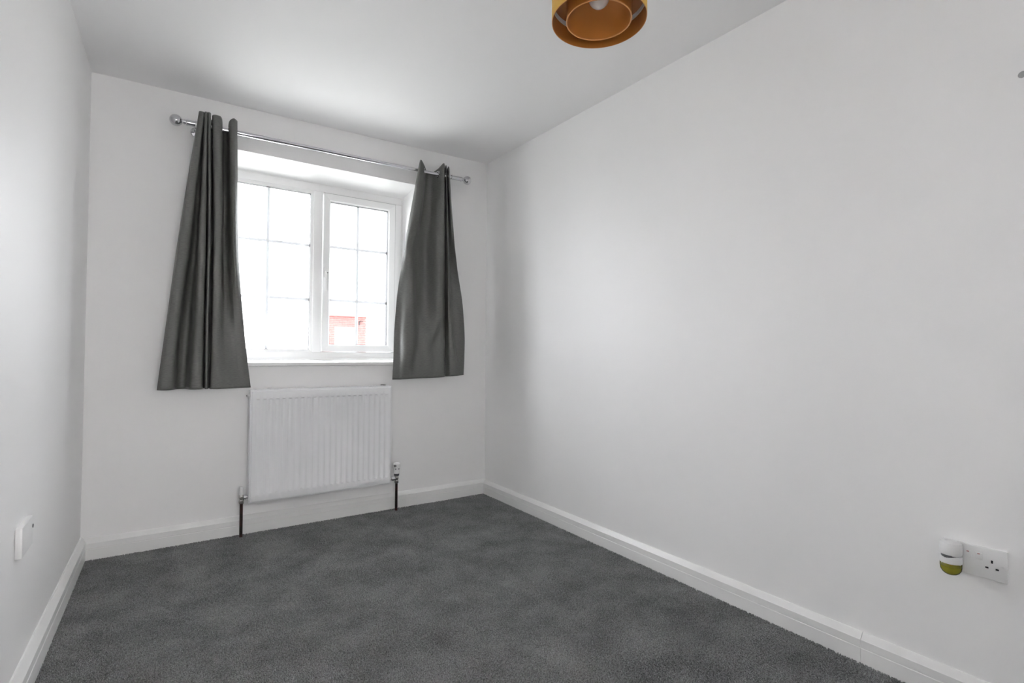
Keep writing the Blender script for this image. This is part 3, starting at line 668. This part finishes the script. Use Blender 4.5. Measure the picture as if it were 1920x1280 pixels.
# ------------------------------------------------------------------ sockets
def double_socket(name, label, xw, yc, zc, nx):
    """plate on a wall whose face is at xw; nx = +1 or -1 into the room."""
    T = thing(name, label, 'socket', (xw, yc, zc))
    def b(nm, d0, d1, ya, yb, za, zb, m, bev=0.0, parent=T):
        bm = NB(); xs_ = sorted((xw + nx * d0, xw + nx * d1)); box(bm, xs_[0], xs_[1], ya, yb, za, zb, bev); return link(nm, bm, m, parent, bool(bev), 40)
    b('face_plate', -0.001, 0.0095, yc - 0.073, yc + 0.073, zc - 0.043, zc + 0.043, PLAST, 0.003)
    for s in (-1, 1):
        r = b('rocker_switch', 0.0095, 0.0125, yc + s * 0.012 - 0.0075, yc + s * 0.012 + 0.0075, zc + 0.007, zc + 0.026, PLAST, 0.001)
        b('switch_mark', 0.0124, 0.0130, yc + s * 0.012 - 0.0028, yc + s * 0.012 + 0.0028, zc + 0.0218, zc + 0.0245, REDP, 0, r)
        c = yc + s * 0.040
        b('pin_hole', 0.0090, 0.0099, c - 0.0022, c + 0.0022, zc + 0.004, zc + 0.0125, DARK)
        for q in (-1, 1): b('pin_hole', 0.0090, 0.0099, c + q * 0.011 - 0.0034, c + q * 0.011 + 0.0034, zc - 0.0125, zc - 0.0080, DARK)
        bm = NB(); lathe(bm, (xw + nx * 0.0092, yc + s * 0.0625, zc + 0.0), (nx, 0, 0), [(0, 0), (0.0032, 0), (0.0032, 0.0008), (0, 0.0008)], 14); link('screw', bm, PLAST, T)
    return T
pl_x = XL(2.04)
plate = thing('blank_plate', 'white blank double cover plate low on the left wall', 'wall plate', (pl_x, 2.042, 0.475))
bm = NB(); box(bm, pl_x - 0.001, pl_x + 0.015, 2.042 - 0.073, 2.042 + 0.073, 0.432, 0.518, 0.003); link('face_plate', bm, PLAST, plate, True, 40)
bm = NB(); lathe(bm, (pl_x + 0.0145, 2.042 + 0.0640, 0.487), (1, 0, 0), [(0, 0), (0.0055, 0), (0.0055, 0.002), (0, 0.0026)], 14); link('screw', bm, GREYP, plate)

double_socket('power_socket', 'white double power socket on the right wall', XR, 0.505, 0.430, -1)

# plug-in air freshener in the far outlet of the right-hand socket
ax_, ay_, az_ = XR - 0.038, 0.549, 0.430
af = thing('air_freshener', 'white plug-in air freshener with yellow-green oil in a clear bottle', 'air freshener', (ax_, ay_, 0.385))
bm = NB(); lathe(bm, (ax_, ay_, 0), (0, 0, 1), [(0, 0.440), (0.0250, 0.440), (0.0268, 0.444), (0.0268, 0.466), (0.0245, 0.4745), (0.014, 0.479), (0.011, 0.476), (0, 0.476)], 36)
box(bm, XR - 0.024, XR - 0.0125, ay_ - 0.019, ay_ + 0.019, 0.410, 0.460, 0.003)
link('plug_body', bm, PLAST, af, True, 35)
bm = NB(); lathe(bm, (ax_, ay_, 0), (0, 0, 1), [(0, 0.4165), (0.0255, 0.4165), (0.0265, 0.420), (0.0265, 0.4345), (0.0225, 0.4375), (0, 0.4385)], 36); link('collar', bm, PLAST, af, True, 35)
bm = NB(); lathe(bm, (ax_ - 0.010, ay_ + 0.002, 0), (0, 0, 1), [(0, 0.4255), (0.0145, 0.4275), (0.0178, 0.4385), (0.0178, 0.4415), (0, 0.4415)], 20); link('vent_gap', bm, GREYP, af, True, 35)
BOTTLE = glass_mat('clear_bottle_plastic', (0.95, 0.96, 0.95), 0.12)
OIL = mat('yellow_green_oil', (0.80, 0.74, 0.09), 0.08, 0, Transmission_Weight=0.55, IOR=1.33)
bm = NB(); lathe(bm, (ax_, ay_, 0), (0, 0, 1), [(0, 0.3805), (0.008, 0.3812), (0.015, 0.3840), (0.0205, 0.3890), (0.0242, 0.3960), (0.0255, 0.404), (0.0255, 0.417), (0.015, 0.4175)], 36); link('bottle', bm, BOTTLE, af, True, 50)
bm = NB(); lathe(bm, (ax_, ay_, 0), (0, 0, 1), [(0, 0.382), (0.0075, 0.3826), (0.0142, 0.3853), (0.0195, 0.3900), (0.0230, 0.3965), (0.0243, 0.404), (0.0244, 0.4065), (0, 0.4065)], 36); link('oil', bm, OIL, af, True, 50)
bm = NB(); lathe(bm, (ax_, ay_, 0), (0, 0, 1), [(0, 0.390), (0.003, 0.390), (0.003, 0.429), (0, 0.429)], 12); link('wick', bm, mat('amber_wick', (0.55, 0.33, 0.05), 0.7), af, True, 40)

# small grey made-good hole high on the right wall
bm = NB(); lathe(bm, (XR + 0.0005, 0.392, 1.796), (-1, 0, 0), [(0, 0), (0.010, 0), (0.0085, 0.0012), (0, 0.0016)], 20)
link('filled_hole', bm, FILLER, wall_right, True, 40)
